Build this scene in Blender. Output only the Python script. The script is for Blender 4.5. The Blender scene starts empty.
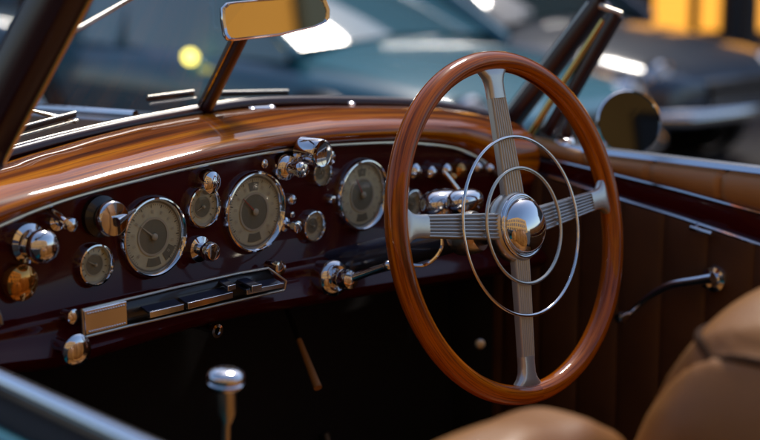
import bpy, math, random
from mathutils import Vector, Matrix
random.seed(7)
sc = bpy.context.scene
V = Vector
rad = math.radians
PI = math.pi

# ------------------------------------------------------------------ camera
H = 1.40                      # lens height over the street
F = 1468.0                    # focal length in pixels of a 760 px wide frame
YAW = rad(48); PITCH = rad(11.44)
cam_d = bpy.data.cameras.new('camera'); cam = bpy.data.objects.new('camera', cam_d)
sc.collection.objects.link(cam); sc.camera = cam
cam_d.sensor_width = 36; cam_d.lens = F / 760 * 36
cam_d.clip_start = 0.02; cam_d.clip_end = 2000
CP = V((0, 0, H))
fwd = V((math.sin(YAW) * math.cos(PITCH), math.cos(YAW) * math.cos(PITCH), -math.sin(PITCH)))
cam.location = CP
cam.rotation_euler = fwd.to_track_quat('-Z', 'Y').to_euler()
cam_d.dof.use_dof = True; cam_d.dof.focus_distance = 1.80; cam_d.dof.aperture_fstop = 2.9
rgt = V((math.cos(YAW), -math.sin(YAW), 0)); upv = rgt.cross(fwd)

# ------------------------------------------------------------------ sky and sun
SUN_EL, SUN_AZ = 54, 62       # azimuth measured from +Y towards +X
w = bpy.data.worlds.new('World'); sc.world = w; w.use_nodes = True
nt = w.node_tree; bg = nt.nodes['Background']
sky = nt.nodes.new('ShaderNodeTexSky'); sky.sky_type = 'NISHITA'; sky.sun_disc = False
sky.sun_elevation = rad(SUN_EL); sky.sun_rotation = rad(SUN_AZ); sky.dust_density = 1.0; sky.ozone_density = 1.5
nt.links.new(sky.outputs[0], bg.inputs[0]); bg.inputs[1].default_value = 0.085
sl = bpy.data.lights.new('sun', 'SUN'); so = bpy.data.objects.new('sun', sl); sc.collection.objects.link(so)
sl.energy = 1.5; sl.angle = rad(11); sl.color = (1, .93, .84)
sd = V((math.sin(rad(SUN_AZ)) * math.cos(rad(SUN_EL)), math.cos(rad(SUN_AZ)) * math.cos(rad(SUN_EL)), math.sin(rad(SUN_EL))))
so.rotation_euler = sd.to_track_quat('Z', 'Y').to_euler(); so.location = (0, 0, 8)
sc.view_settings.view_transform = 'Standard'; sc.view_settings.look = 'None'
sc.view_settings.exposure = 0.9; sc.view_settings.gamma = 1.0
sc.cycles.max_bounces = 8; sc.cycles.transparent_max_bounces = 12
sc.cycles.sample_clamp_indirect = 6
try: sc.cycles.caustics_reflective = False
except Exception: pass

# ------------------------------------------------------------------ measuring helpers
def ray(px, py): return fwd + rgt * ((px - 380) / F) + upv * ((220 - py) / F)
def on_y(px, py, Y): d = ray(px, py); return CP + d * (Y / d.y)          # point on a plane across the car
def on_x(px, py, X): d = ray(px, py); return CP + d * (X / d.x)          # point on a plane along the car
def on_z(px, py, Z): d = ray(px, py); return CP + d * ((Z - H) / d.z)
def deep(px, py, D): return CP + ray(px, py) * D
def depth(p): return (p - CP).dot(fwd)
def lerp(a, b, t): return a + (b - a) * t
def curve(pts):
    pts = sorted(pts)
    def f(x):
        if x <= pts[0][0]:
            (x0, y0), (x1, y1) = pts[0], pts[1]
        elif x >= pts[-1][0]:
            (x0, y0), (x1, y1) = pts[-2], pts[-1]
        else:
            for k in range(len(pts) - 1):
                if pts[k][0] <= x <= pts[k + 1][0]: (x0, y0), (x1, y1) = pts[k], pts[k + 1]; break
        return y0 + (y1 - y0) * (x - x0) / (x1 - x0 + 1e-9)
    return f
def smooth_path(pts, n=6):
    out = []; P = [V(p) for p in pts]
    for i in range(len(P) - 1):
        p0 = P[i - 1] if i else P[0] * 2 - P[1]; p1 = P[i]; p2 = P[i + 1]
        p3 = P[i + 2] if i + 2 < len(P) else P[-1] * 2 - P[-2]
        for k in range(n):
            t = k / n
            out.append(0.5 * ((2 * p1) + (p2 - p0) * t + (2 * p0 - 5 * p1 + 4 * p2 - p3) * t * t + (3 * p1 - p0 - 3 * p2 + p3) * t ** 3))
    out.append(P[-1]); return out

# ------------------------------------------------------------------ materials
def mat(name, col, rough=.5, metal=0, coat=0, coat_rough=.03, spec=.5, emit=None, estr=0, bump=None, var=None, sheen=0):
    m = bpy.data.materials.new(name); m.use_nodes = True; n = m.node_tree; b = n.nodes['Principled BSDF']
    b.inputs['Base Color'].default_value = (*col, 1); b.inputs['Roughness'].default_value = rough
    b.inputs['Metallic'].default_value = metal; b.inputs['Coat Weight'].default_value = coat
    b.inputs['Coat Roughness'].default_value = coat_rough; b.inputs['Specular IOR Level'].default_value = spec
    if emit: b.inputs['Emission Color'].default_value = (*emit, 1); b.inputs['Emission Strength'].default_value = estr
    tc = n.nodes.new('ShaderNodeTexCoord')
    if var:                                    # (scale, other colour, lo, hi)
        t = n.nodes.new('ShaderNodeTexNoise'); t.inputs['Scale'].default_value = var[0]; t.inputs['Detail'].default_value = 6
        r = n.nodes.new('ShaderNodeValToRGB'); r.color_ramp.elements[0].position = var[2]; r.color_ramp.elements[1].position = var[3]
        r.color_ramp.elements[0].color = (*var[1], 1); r.color_ramp.elements[1].color = (*col, 1)
        n.links.new(tc.outputs['Object'], t.inputs['Vector']); n.links.new(t.outputs['Fac'], r.inputs[0]); n.links.new(r.outputs[0], b.inputs['Base Color'])
        r2 = n.nodes.new('ShaderNodeMapRange'); r2.inputs[3].default_value = max(.0, rough - .06); r2.inputs[4].default_value = rough + .1
        n.links.new(t.outputs['Fac'], r2.inputs[0]); n.links.new(r2.outputs[0], b.inputs['Roughness'])
    if bump:                                   # (scale, strength, kind)
        if bump[2] == 'voronoi':
            t = n.nodes.new('ShaderNodeTexVoronoi'); out = t.outputs['Distance']
        else:
            t = n.nodes.new('ShaderNodeTexNoise'); t.inputs['Detail'].default_value = 4; out = t.outputs['Fac']
        t.inputs['Scale'].default_value = bump[0]; bp = n.nodes.new('ShaderNodeBump'); bp.inputs['Strength'].default_value = bump[1]; bp.inputs['Distance'].default_value = .002
        n.links.new(tc.outputs['Object'], t.inputs['Vector']); n.links.new(out, bp.inputs['Height']); n.links.new(bp.outputs[0], b.inputs['Normal'])
    return m
def wood(name, dark, mid, light, su, sv, rough=.28):
    m = mat(name, mid, rough, coat=1, coat_rough=.02, spec=.05); n = m.node_tree; b = n.nodes['Principled BSDF']; b.inputs['Coat IOR'].default_value = 1.42
    uv = n.nodes.new('ShaderNodeUVMap'); mp = n.nodes.new('ShaderNodeMapping'); mp.inputs['Scale'].default_value = (su, sv, 1)
    n.links.new(uv.outputs[0], mp.inputs[0])
    a = n.nodes.new('ShaderNodeTexNoise'); a.inputs['Scale'].default_value = 1; a.inputs['Detail'].default_value = 8; a.inputs['Distortion'].default_value = .9
    n.links.new(mp.outputs[0], a.inputs['Vector'])
    r = n.nodes.new('ShaderNodeValToRGB'); e = r.color_ramp.elements
    e[0].position = .30; e[0].color = (*dark, 1); e[1].position = .72; e[1].color = (*light, 1); x = e.new(.5); x.color = (*mid, 1)
    n.links.new(a.outputs['Fac'], r.inputs[0])
    mp2 = n.nodes.new('ShaderNodeMapping'); mp2.inputs['Scale'].default_value = (su * 4, sv * 7, 1); n.links.new(uv.outputs[0], mp2.inputs[0])
    c = n.nodes.new('ShaderNodeTexNoise'); c.inputs['Scale'].default_value = 1; c.inputs['Detail'].default_value = 3
    n.links.new(mp2.outputs[0], c.inputs['Vector'])
    r2 = n.nodes.new('ShaderNodeValToRGB'); r2.color_ramp.elements[0].position = .38; r2.color_ramp.elements[0].color = (.35, .3, .28, 1); r2.color_ramp.elements[1].position = .5; r2.color_ramp.elements[1].color = (1, 1, 1, 1)
    n.links.new(c.outputs['Fac'], r2.inputs[0])
    mx = n.nodes.new('ShaderNodeMixRGB'); mx.blend_type = 'MULTIPLY'; mx.inputs[0].default_value = .75
    n.links.new(r.outputs[0], mx.inputs[1]); n.links.new(r2.outputs[0], mx.inputs[2]); n.links.new(mx.outputs[0], b.inputs['Base Color'])
    return m
def glass(name, tint=(1, 1, 1), refl=.06):
    m = bpy.data.materials.new(name); m.use_nodes = True; n = m.node_tree; n.nodes.clear()
    o = n.nodes.new('ShaderNodeOutputMaterial'); t = n.nodes.new('ShaderNodeBsdfTransparent'); t.inputs[0].default_value = (*tint, 1)
    g = n.nodes.new('ShaderNodeBsdfGlossy'); g.inputs['Roughness'].default_value = .02
    f = n.nodes.new('ShaderNodeLayerWeight'); f.inputs[0].default_value = .5
    pw = n.nodes.new('ShaderNodeMath'); pw.operation = 'POWER'; pw.inputs[1].default_value = 5; n.links.new(f.outputs['Facing'], pw.inputs[0])
    mr = n.nodes.new('ShaderNodeMath'); mr.operation = 'MULTIPLY_ADD'; mr.inputs[1].default_value = .25; mr.inputs[2].default_value = refl * .5
    x = n.nodes.new('ShaderNodeMixShader'); n.links.new(pw.outputs[0], mr.inputs[0]); n.links.new(mr.outputs[0], x.inputs[0])
    n.links.new(t.outputs[0], x.inputs[1]); n.links.new(g.outputs[0], x.inputs[2]); n.links.new(x.outputs[0], o.inputs[0]); return m
M = dict(
    chrome=mat('polished_chrome', (.78, .78, .80), .06, 1, bump=(60, .03, 'noise')),
    nickel=mat('brushed_nickel', (.62, .58, .50), .30, 1, bump=(300, .08, 'noise')),
    brass=mat('aged_brass', (.72, .50, .16), .16, 1, bump=(80, .05, 'noise')),
    cream=mat('pale_spoke_enamel', (.62, .63, .60), .28, .6, coat=.3),
    spoke=mat('satin_spoke_metal', (.50, .53, .54), .30, .55),
    alu=mat('polished_aluminium', (.88, .90, .95), .16, 1),
    burg=mat('burgundy_lacquer', (.055, .003, .004), .3, 0, coat=.4, coat_rough=.03, spec=.1, bump=(90, .02, 'noise')),
    burg2=mat('burgundy_frame_paint', (.028, .005, .008), .3, 0, coat=.25, coat_rough=.12),
    black=mat('black_paint', (.008, .008, .009), .4, 0, coat=.5),
    blackg=mat('black_column_enamel', (.018, .025, .055), .3, 0, coat=1),
    carpet=mat('black_carpet', (.007, .006, .006), .95, bump=(900, .6, 'noise')),
    dial=mat('dial_cream', (.68, .67, .49), .45, var=(40, (.56, .55, .40), .35, .65)),
    dialdark=mat('dial_dark', (.20, .195, .145), .5),
    dialline=mat('dial_marks', (.02, .018, .015), .6),
    dialpale=mat('dial_pale_ring', (.5, .47, .38), .45),
    needle=mat('needle_red', (.45, .10, .05), .4),
    tan=mat('tan_leather', (.36, .155, .034), .45, coat=.22, coat_rough=.35, spec=.3, var=(9, (.26, .10, .020), .35, .7), bump=(520, .22, 'voronoi')),
    browncard=mat('brown_door_leather', (.105, .042, .012), .55, var=(14, (.07, .027, .008), .3, .7), bump=(700, .12, 'voronoi')),
    seam=mat('dark_piping', (.05, .022, .010), .8, spec=.1),
    pad=mat('tan_padding_leather', (.50, .25, .085), .45, coat=.15, coat_rough=.3, var=(9, (.42, .20, .06), .35, .7), bump=(700, .1, 'voronoi')),
    teal=mat('teal_car_paint', (.006, .13, .17), .3, 0, coat=1, coat_rough=.04),
    rubber=mat('black_rubber', (.012, .012, .012), .7),
    wood=wood('walnut_cowl_veneer', (.085, .014, .0004), (.42, .095, .0005), (.88, .30, .001), 1.5, 55),
    rim=wood('steering_rim_wood', (.11, .018, .001), (.50, .110, .002), (.76, .22, .004), 3.0, 85),
    glass=glass('clear_glass', refl=.008), gglass=glass('gauge_glass', (.95, .97, .93), .07),
    mirror=mat('amber_tinted_mirror', (.88, .70, .34), .015, 1),  # amber tint puts the warm reflection into the mirror colour
    amber=mat('amber_tinted_chrome', (.55, .24, .03), .1, .85, coat=1),
)

# ------------------------------------------------------------------ mesh builder
def basis(ax):
    ax = V(ax).normalized(); u = ax.cross(V((0, 0, 1)))
    if u.length < .05: u = ax.cross(V((1, 0, 0)))
    u.normalize(); return ax, u, ax.cross(u)
class MB:
    def __init__(s, *mats): s.v = []; s.f = []; s.m = []; s.uv = {}; s.mats = mats; s.cur = 0
    def face(s, idx, uv=None):
        if uv: s.uv[len(s.f)] = uv
        s.f.append(tuple(idx)); s.m.append(s.cur)
    def grid(s, rows, closed=False, uv=None, flip=False):
        b = len(s.v); nr = len(rows); nc = len(rows[0])
        for r in rows: s.v += [V(p) for p in r]
        for i in range(nr - 1):
            for j in range(nc if closed else nc - 1):
                k = (j + 1) % nc
                q = [b + i * nc + j, b + i * nc + k, b + (i + 1) * nc + k, b + (i + 1) * nc + j]
                t = [uv(i, j), uv(i, j + 1), uv(i + 1, j + 1), uv(i + 1, j)] if uv else None
                if flip: q.reverse(); t = t[::-1] if t else None
                s.face(q, t)
        return b
    def cap(s, pts):
        b = len(s.v); s.v += [V(p) for p in pts]; s.face(range(b, b + len(pts)))
    def lathe(s, prof, o, ax, n=32, sx=1, sy=1):
        ax, u, v = basis(ax); o = V(o); rows = []
        for r, h in prof:
            rows.append([o + ax * h + (u * math.cos(2 * PI * k / n) * sx + v * math.sin(2 * PI * k / n) * sy) * max(r, 1e-5) for k in range(n)])
        s.grid(rows, True); return s
    def tube(s, pts, r, n=12, cap=True, uvon=False, closed=False):
        P = [V(p) for p in pts]; R = r if isinstance(r, (list, tuple)) else [r] * len(P)
        rows = []; up = None; L = [0]
        for i, p in enumerate(P):
            if closed: t = (P[(i + 1) % len(P)] - P[i - 1]).normalized()
            else: t = (P[min(i + 1, len(P) - 1)] - P[max(i - 1, 0)]).normalized()
            if up is None: _, up, _ = basis(t)
            up = (up - t * up.dot(t)).normalized(); w_ = t.cross(up)
            rows.append([p + (up * math.cos(2 * PI * k / n) + w_ * math.sin(2 * PI * k / n)) * R[i] for k in range(n)])
            if i: L.append(L[-1] + (P[i] - P[i - 1]).length)
        if closed: rows.append(rows[0]); L.append(L[-1] + .01)
        s.grid(rows, True, (lambda i, j: (L[i], j / n * 2 * PI * R[0])) if uvon else None)
        if cap and not closed: s.cap(rows[0][::-1]); s.cap(rows[-1])
        return s
    def box(s, c, h, R=None):
        c = V(c); R = R or Matrix.Identity(3); b = len(s.v)
        for x in (-1, 1):
            for y in (-1, 1):
                for z in (-1, 1): s.v.append(c + R @ V((x * h[0], y * h[1], z * h[2])))
        for q in ((0, 1, 3, 2), (4, 6, 7, 5), (0, 4, 5, 1), (2, 3, 7, 6), (0, 2, 6, 4), (1, 5, 7, 3)): s.face([b + k for k in q])
        return s
    def prism(s, pts, ext):
        P = [V(p) for p in pts]; Q = [p + V(ext) for p in P]; s.cap(P); s.cap(Q[::-1]); s.grid([P, Q], True, flip=True); return s
    def sell(s, c, r, e1=.5, e2=.5, n=40, m=24, R=None, fn=None):
        R = R or Matrix.Identity(3); c = V(c)
        sg = lambda x, e: math.copysign(abs(x) ** e, x)
        rows = []
        for i in range(m + 1):
            a = -PI / 2 + PI * i / m; row = []
            for k in range(n):
                b = 2 * PI * k / n
                p = V((r[0] * sg(math.cos(a), e1) * sg(math.cos(b), e2), r[1] * sg(math.cos(a), e1) * sg(math.sin(b), e2), r[2] * sg(math.sin(a), e1)))
                if fn: p = fn(p)
                row.append(c + R @ p)
            rows.append(row)
        s.grid(rows, True); return s
    def build(s, name, parent=None, bevel=0, solid=0, angle=40, sub=0):
        me = bpy.data.meshes.new(name); me.from_pydata([tuple(p) for p in s.v], [], s.f)
        for m_ in s.mats: me.materials.append(m_)
        for i, p in enumerate(me.polygons): p.material_index = s.m[i]; p.use_smooth = True
        if s.uv:
            ul = me.uv_layers.new(name='uv')
            for i, p in enumerate(me.polygons):
                t = s.uv.get(i)
                if t:
                    for k, li in enumerate(p.loop_indices): ul.data[li].uv = t[k]
        me.validate(); me.update()
        import bmesh
        bm = bmesh.new(); bm.from_mesh(me); bmesh.ops.remove_doubles(bm, verts=bm.verts, dist=2e-5); bmesh.ops.recalc_face_normals(bm, faces=bm.faces); bm.to_mesh(me); bm.free()
        me.set_sharp_from_angle(angle=rad(angle))
        o = bpy.data.objects.new(name, me); sc.collection.objects.link(o)
        if parent:
            o.parent = parent; r = parent
            while r.parent: r = r.parent
            if parent.parent is None: o.location = -V(r.get('_base', (0, 0, 0)))
        if solid: md = o.modifiers.new('solid', 'SOLIDIFY'); md.thickness = solid; md.offset = 0
        if bevel: md = o.modifiers.new('bevel', 'BEVEL'); md.width = bevel; md.segments = 3; md.limit_method = 'ANGLE'
        if sub: md = o.modifiers.new('sub', 'SUBSURF'); md.levels = sub; md.render_levels = sub
        return o
def thing(name, label, cat, base=(0, 0, 0), group=None):
    o = bpy.data.objects.new(name, None); sc.collection.objects.link(o); o.location = base; o['label'] = label; o['category'] = cat
    if group: o['group'] = group
    o['_base'] = tuple(base); o.empty_display_size = .2; return o
def tag(o, label, cat, group=None):
    o['label'] = label; o['category'] = cat
    if group: o['group'] = group
    return o
def struct(o): o['kind'] = 'structure'; return o

# ================================================================== the street (setting)
def street(r, d, z=0): return V((math.sin(YAW) * d + math.cos(YAW) * r, math.cos(YAW) * d - math.sin(YAW) * r, z))
asphalt = mat('asphalt', (.045, .045, .048), .85, var=(3, (.03, .03, .032), .3, .7), bump=(60, .5, 'noise'))
m = MB(asphalt); m.cap([(-400, -400, 0), (400, -400, 0), (400, 400, 0), (-400, 400, 0)]); struct(m.build('road'))
paving = mat('pavement_stone', (.30, .28, .26), .8, var=(2, (.22, .20, .19), .3, .7))
m = MB(paving)
m.prism([street(-30, 11.6, -.05), street(60, 11.6, -.05), street(60, 15.6, -.05), street(-30, 15.6, -.05)], (0, 0, .18)); struct(m.build('pavement'))
m = MB(mat('kerb_stone', (.36, .35, .33), .7, var=(5, (.28, .27, .26), .3, .7)))
m.prism([street(-30, 11.42, -.05), street(60, 11.42, -.05), street(60, 11.6, -.05), street(-30, 11.6, -.05)], (0, 0, .185)); struct(m.build('kerb'))

stone = mat('dark_shopfront_stone', (.10, .075, .06), .7, var=(1.2, (.06, .045, .038), .3, .7), bump=(8, .6, 'noise'))
lit = mat('lit_window', (.8, .4, .1), .4, emit=(1.0, .42, .05), estr=.75)
litpale = mat('lit_window_pale', (.8, .5, .2), .4, emit=(1.0, .62, .25), estr=.7)
frame_m = mat('dark_window_frame', (.02, .018, .016), .5)
RB = Matrix(((math.cos(YAW), math.sin(YAW), 0), (-math.sin(YAW), math.cos(YAW), 0), (0, 0, 1)))   # local (right, depth, up)
bld = thing('shop_building', 'dark brown stone shop building with glowing amber ground floor windows behind the parked cars', 'building', street(3, 15.6))
m = MB(stone); D0 = 15.6
wins = [(-6.6, -4.9, .7, 2.6, 0), (-4.0, -2.4, .8, 2.7, 0), (.55, 1.05, .52, 2.3, 1), (1.45, 2.0, .5, 2.5, 1), (2.87, 3.72, .2, 2.7, 1), (3.95, 5.6, .2, 2.7, 1), (6.2, 8.0, .3, 2.7, 1)]
xs = [-30]
for a in wins: xs += [a[0], a[1]]
xs.append(34)
for i in range(0, len(xs), 2):
    m.box(street((xs[i] + xs[i + 1]) / 2, D0 + .3, 1.5), ((xs[i + 1] - xs[i]) / 2, .3, 1.5), RB)
for a in wins:
    m.box(street((a[0] + a[1]) / 2, D0 + .3, a[2] / 2), ((a[1] - a[0]) / 2, .297, a[2] / 2), RB)
    m.box(street((a[0] + a[1]) / 2, D0 + .3, (a[3] + 3) / 2), ((a[1] - a[0]) / 2, .297, (3 - a[3]) / 2), RB)
m.box(street(2, D0 + .3, 5.5), (32, .32, 2.5), RB)
m.build('wall', bld)
for a in wins:
    c = street((a[0] + a[1]) / 2, D0 + .35, (a[2] + a[3]) / 2)
    g = MB(lit if a[4] else mat('dark_glass', (.02, .025, .03), .1)); g.box(c, ((a[1] - a[0]) / 2 - .03, .01, (a[3] - a[2]) / 2 - .03), RB)
    wo = MB(frame_m)
    for sx in (-1, 1): wo.box(c + RB @ V((sx * ((a[1] - a[0]) / 2 - .03), -.04, 0)), (.03, .05, (a[3] - a[2]) / 2), RB)
    for sz in (-1, 1): wo.box(c + RB @ V((0, -.04, sz * ((a[3] - a[2]) / 2 - .03))), ((a[1] - a[0]) / 2 - .06, .048, .03), RB)
    if a[1] - a[0] > .8: wo.box(c + V((0, 0, 0)) + RB @ V((.08, -.04, 0)), (.05, .045, (a[3] - a[2]) / 2 - .06), RB)
    wf = wo.build('window', bld); g.build('pane', wf)
m = MB(mat('cornice_stone', (.16, .13, .11), .7)); m.box(street(2, D0 - .12, 3.25), (32, .14, .12), RB); m.box(street(2, D0 - .15, 8.0), (32, .25, .15), RB); m.build('cornice', bld)

# ochre building added behind the camera to warm chrome and mirror reflections
och = mat('ochre_plaster', (.62, .34, .10), .8, var=(.6, (.50, .26, .07), .3, .7))
b2 = thing('reflection_building', 'unseen ochre plaster building added behind the camera for warm reflections in mirrors and chrome', 'building', street(0, -9))
m = MB(och); m.box(street(0, -9.4, 5.5), (26, .4, 5.5), RB); m.build('wall', b2)
for fl in range(3):
    for k in range(-7, 8):
        c = street(k * 2.9 + .6, -8.99, 1.7 + fl * 3.3); wo = MB(frame_m)
        for sx in (-1, 1): wo.box(c + RB @ V((sx * .62, 0, 0)), (.05, .05, 1.0), RB)
        for sz in (-1, 1): wo.box(c + RB @ V((0, 0, sz * .97)), (.57, .05, .05), RB)
        wf = wo.build('window', b2); g = MB(M['blackg']); g.box(c, (.57, .02, .92), RB); g.build('pane', wf)
# dark post on the pavement
post = thing('lamp_post', 'thick black iron lamp post standing at the kerb at the right edge', 'lamp post', street(2.93, 11.95, .13))
iron = mat('black_iron', (.012, .012, .013), .5)
pb = street(2.93, 11.95, 0)
m = MB(iron); m.lathe([(.19, .13), (.19, .30), (.15, .36), (.13, .42), (.12, 1.1), (.10, 1.2), (.085, 4.6), (.0, 4.61)], pb, (0, 0, 1), 24); m.build('pole', post)
m = MB(iron); m.lathe([(.0, 4.6), (.12, 4.61), (.2, 4.7), (.2, 4.74), (.0, 4.75)], pb, (0, 0, 1), 24); lh = m.build('lamp_head', post)
m = MB(iron); m.lathe([(.24, 5.15), (.2, 5.25), (.0, 5.4)], pb, (0, 0, 1), 24); m.build('lamp_cap', lh)
m = MB(mat('frosted_lamp_glass', (.7, .7, .65), .4)); m.lathe([(.17, 4.75), (.22, 5.15), (.0, 5.16)], pb, (0, 0, 1), 24); m.build('lantern_glass', lh)

# clipped shrubs in stone planters at the foot of the shop front
leaf = mat('shrub_leaves', (.06, .13, .04), .5, var=(6, (.03, .07, .02), .3, .7))
def shrub(r, d, w_, h_, label):
    b = street(r, d, .13); t = thing('shrub', label, 'shrub', b, 'shrubs in front of the shop')
    m = MB(mat('planter_stone', (.16, .15, .14), .8)); q = [(-w_ * .9, -.2), (w_ * .9, -.2), (w_ * .9, .2), (-w_ * .9, .2)]
    m.prism([b + RB @ V((x, y, 0)) for x, y in q], (0, 0, .16)); m.build('planter', t, bevel=.01)
    m = MB(leaf)
    for k in range(2600):
        v = V((random.gauss(0, 1), random.gauss(0, 1), random.gauss(0, 1))).normalized() * random.uniform(.65, 1.0)
        p = b + RB @ V((v.x * w_ * (1 + .15 * math.sin(k * .1)), v.y * .3, .16 + h_ * .5 + v.z * h_ * .5))
        a = V((random.gauss(0, 1), random.gauss(0, 1), random.gauss(0, 1))).normalized(); c = a.orthogonal().normalized(); l = random.uniform(.02, .045)
        m.cap([p - a * l, p + c * l * .45, p + a * l, p - c * l * .45])
    m.build('foliage', t)
shrub(.95, 14.2, .62, .42, 'low green shrub in a stone planter left of the amber shop windows')
shrub(-1.85, 14.2, .5, .5, 'low green shrub in a stone planter before the dark shop wall, left')
# ------------------------------------------------------------------ parked cars
def parked_car(name, label, r, d, beta, paint, L=4.2, W=.86, belt=.80, roof=1.33, group='cars parked across the street', upper=None, glassc=(.03, .05, .055)):
    roofpaint = upper
    base = street(r, d)
    t = thing(name, label, 'car', (0, 0, 0), group); t['_base'] = (0, 0, 0)
    hd = V((math.cos(beta), -math.sin(beta), 0)); hw = V((hd.x * math.cos(YAW) + hd.y * math.sin(YAW), -hd.x * math.sin(YAW) + hd.y * math.cos(YAW), 0))
    t.location = base; t.rotation_euler = (0, 0, math.atan2(hw.y, hw.x))
    hl = L / 2
    S = [(-hl, .60, .42, .60, .62), (-hl + .06, .74, .34, .68, .72), (-hl + .35, .90, .28, belt - .02, belt + .03), (-hl + 1.0, 1, .24, belt + .02, belt + .10), (-.3, 1, .22, belt + .02, belt + .12),
         (.55, 1, .22, belt, belt + .12), (1.0, 1, .23, belt - .02, belt + .08), (hl - .5, .98, .26, belt - .06, belt + .0), (hl - .18, .90, .30, belt - .13, belt - .10), (hl - .05, .78, .34, .60, .60), (hl, .62, .42, .52, .54)]
    prof = lambda wd, zb, zs, zd: [(-.0, zb), (.82 * wd, zb), (.96 * wd, zb + .06), (wd, lerp(zb, zs, .45)), (.985 * wd, zs - .09), (.93 * wd, zs - .01), (.82 * wd, zs + .03), (.45 * wd, zd), (0, zd + .01)]
    rows = []
    for x, k, zb, zs, zd in S:
        p = prof(W * k, zb, zs, zd); rows.append([V((x, -y, z)) for y, z in p] + [V((x, y, z)) for y, z in p[-2:0:-1]])
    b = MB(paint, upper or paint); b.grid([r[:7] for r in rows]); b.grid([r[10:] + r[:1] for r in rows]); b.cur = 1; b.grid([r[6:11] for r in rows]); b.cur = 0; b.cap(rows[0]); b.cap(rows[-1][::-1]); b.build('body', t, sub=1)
    # cabin glass, roof and pillars
    cab = [(-hl + .55, .70, belt + .04), (-.85, .62, roof - .06), (-.35, .62, roof), (.1, .62, roof - .03), (.85, .72, belt + .08)]
    g = MB(mat('car_window_glass', glassc, .05, coat=1)); rows = []
    for x, wt, z in cab:
        zb = belt + .02; rows.append([V((x, -W * .86, zb)), V((x, -W * lerp(.86, wt + .12, .8), lerp(zb, z, .85))), V((x, -wt * W * 1.0, z)), V((x, 0, z + .03)), V((x, wt * W, z)), V((x, W * lerp(.86, wt + .12, .8), lerp(zb, z, .85))), V((x, W * .86, zb))])
    g.grid(rows); g.build('windows', t)
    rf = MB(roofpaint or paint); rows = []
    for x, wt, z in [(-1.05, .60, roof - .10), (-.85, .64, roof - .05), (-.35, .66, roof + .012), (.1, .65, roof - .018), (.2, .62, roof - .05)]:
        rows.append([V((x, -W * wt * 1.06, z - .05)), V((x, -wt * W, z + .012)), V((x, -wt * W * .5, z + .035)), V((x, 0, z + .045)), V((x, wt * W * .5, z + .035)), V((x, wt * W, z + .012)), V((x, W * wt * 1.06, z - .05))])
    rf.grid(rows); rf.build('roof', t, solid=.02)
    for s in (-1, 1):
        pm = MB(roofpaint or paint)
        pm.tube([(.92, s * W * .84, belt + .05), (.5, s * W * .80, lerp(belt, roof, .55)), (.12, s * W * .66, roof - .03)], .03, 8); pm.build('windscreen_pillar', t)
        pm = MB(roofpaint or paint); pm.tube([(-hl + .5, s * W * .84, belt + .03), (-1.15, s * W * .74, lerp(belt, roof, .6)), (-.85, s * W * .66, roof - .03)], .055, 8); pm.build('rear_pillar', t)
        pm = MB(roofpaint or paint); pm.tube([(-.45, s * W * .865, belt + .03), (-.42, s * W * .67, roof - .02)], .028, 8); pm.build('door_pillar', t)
        hlm = MB(M['chrome']); c = V((hl - .12, s * W * .66, belt - .19)); ax = V((1, s * .15, .1)); hlm.lathe([(.115, -.08), (.12, .0), (.105, .02), (.10, .005)], c, ax, 24); ho = hlm.build('headlight', t)
        lm = MB(mat('headlamp_lens', (.85, .85, .82), .12, coat=1)); lm.lathe([(.101, .0), (.07, .03), (.0, .045)], c, ax, 24); lm.build('lens', ho)
        tl = MB(mat('tail_lamp', (.6, .12, .02), .2, coat=1)); tl.sell((-hl + .1, s * W * .66, belt - .16), (.05, .09, .06)); tl.build('tail_light', t)
    for x in (-hl + .78, hl - .80):
        for s in (-1, 1):
            c = V((x, s * (W - .1), .31)); wm = MB(M['rubber']); wm.lathe([(.20, -.09), (.29, -.09), (.31, -.06), (.31, .08), (.285, .105), (.20, .10)], c, (0, s, 0), 36); wo = wm.build('wheel', t)
            rm = MB(M['chrome']); rm.lathe([(.20, .10), (.185, .085), (.15, .07), (.09, .10), (.0, .115)], c, (0, s, 0), 32); rm.build('rim', wo)
            am = MB(M['black']); am.lathe([(.37, .02), (.37, .104), (.33, .106), (.33, .02)], c - V((0, 0, .0)), (0, s, 0), 36); am.build('wheel_arch', t)
    gm = MB(M['black']); gm.box((hl - .02, 0, .50), (.03, .30, .07)); go = gm.build('grille', t, bevel=.01)
    bm_ = MB(M['chrome'])
    for k in range(-4, 5): bm_.box((hl + .012, k * .065, .50), (.006, .006, .066))
    bm_.build('grille_bars', go)
    for x in (-1, 1):
        bp = MB(M['chrome']); bp.tube(smooth_path([(x * (hl - .15), -W * .86, .40), (x * (hl + .04), -W * .6, .40), (x * (hl + .08), 0, .40), (x * (hl + .04), W * .6, .40), (x * (hl - .15), W * .86, .40)], 5), .045, 10); bp.build('bumper', t)
    return t
pA = mat('dark_teal_paint', (.002, .10, .15), .28, coat=1, coat_rough=.05)
pU = mat('sky_sheen_paint', (.06, .24, .33), .25, coat=1, coat_rough=.05)  # lighter upper body colour stands for reflected sky
pB = mat('slate_blue_paint', (.015, .035, .07), .3, coat=1, coat_rough=.05)
pC = mat('pale_blue_paint', (.12, .20, .25), .3, coat=1, coat_rough=.05)
cA = parked_car('parked_car', 'dark teal coupe with reflected sky painted lighter on its upper body, directly behind the interior mirror', -.50, 7.8, rad(45), pA, L=3.9, belt=.76, roof=1.28, upper=pU, glassc=(.08, .20, .26))  # bluer windows carry the sky reflection in their colour
lp = MB(mat('lit_indicator', (.9, .8, .2), .3, emit=(1, .85, .15), estr=2)); lp.sell((.28, -.85, .775), (.042, .03, .034), 1, 1, 20, 12); lp.build('indicator_lamp', cA)
parked_car('parked_car', 'slate blue car with nose turned right, behind the round door mirror', .55, 9.42, rad(45), pB, L=4.0, belt=.76)
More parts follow.
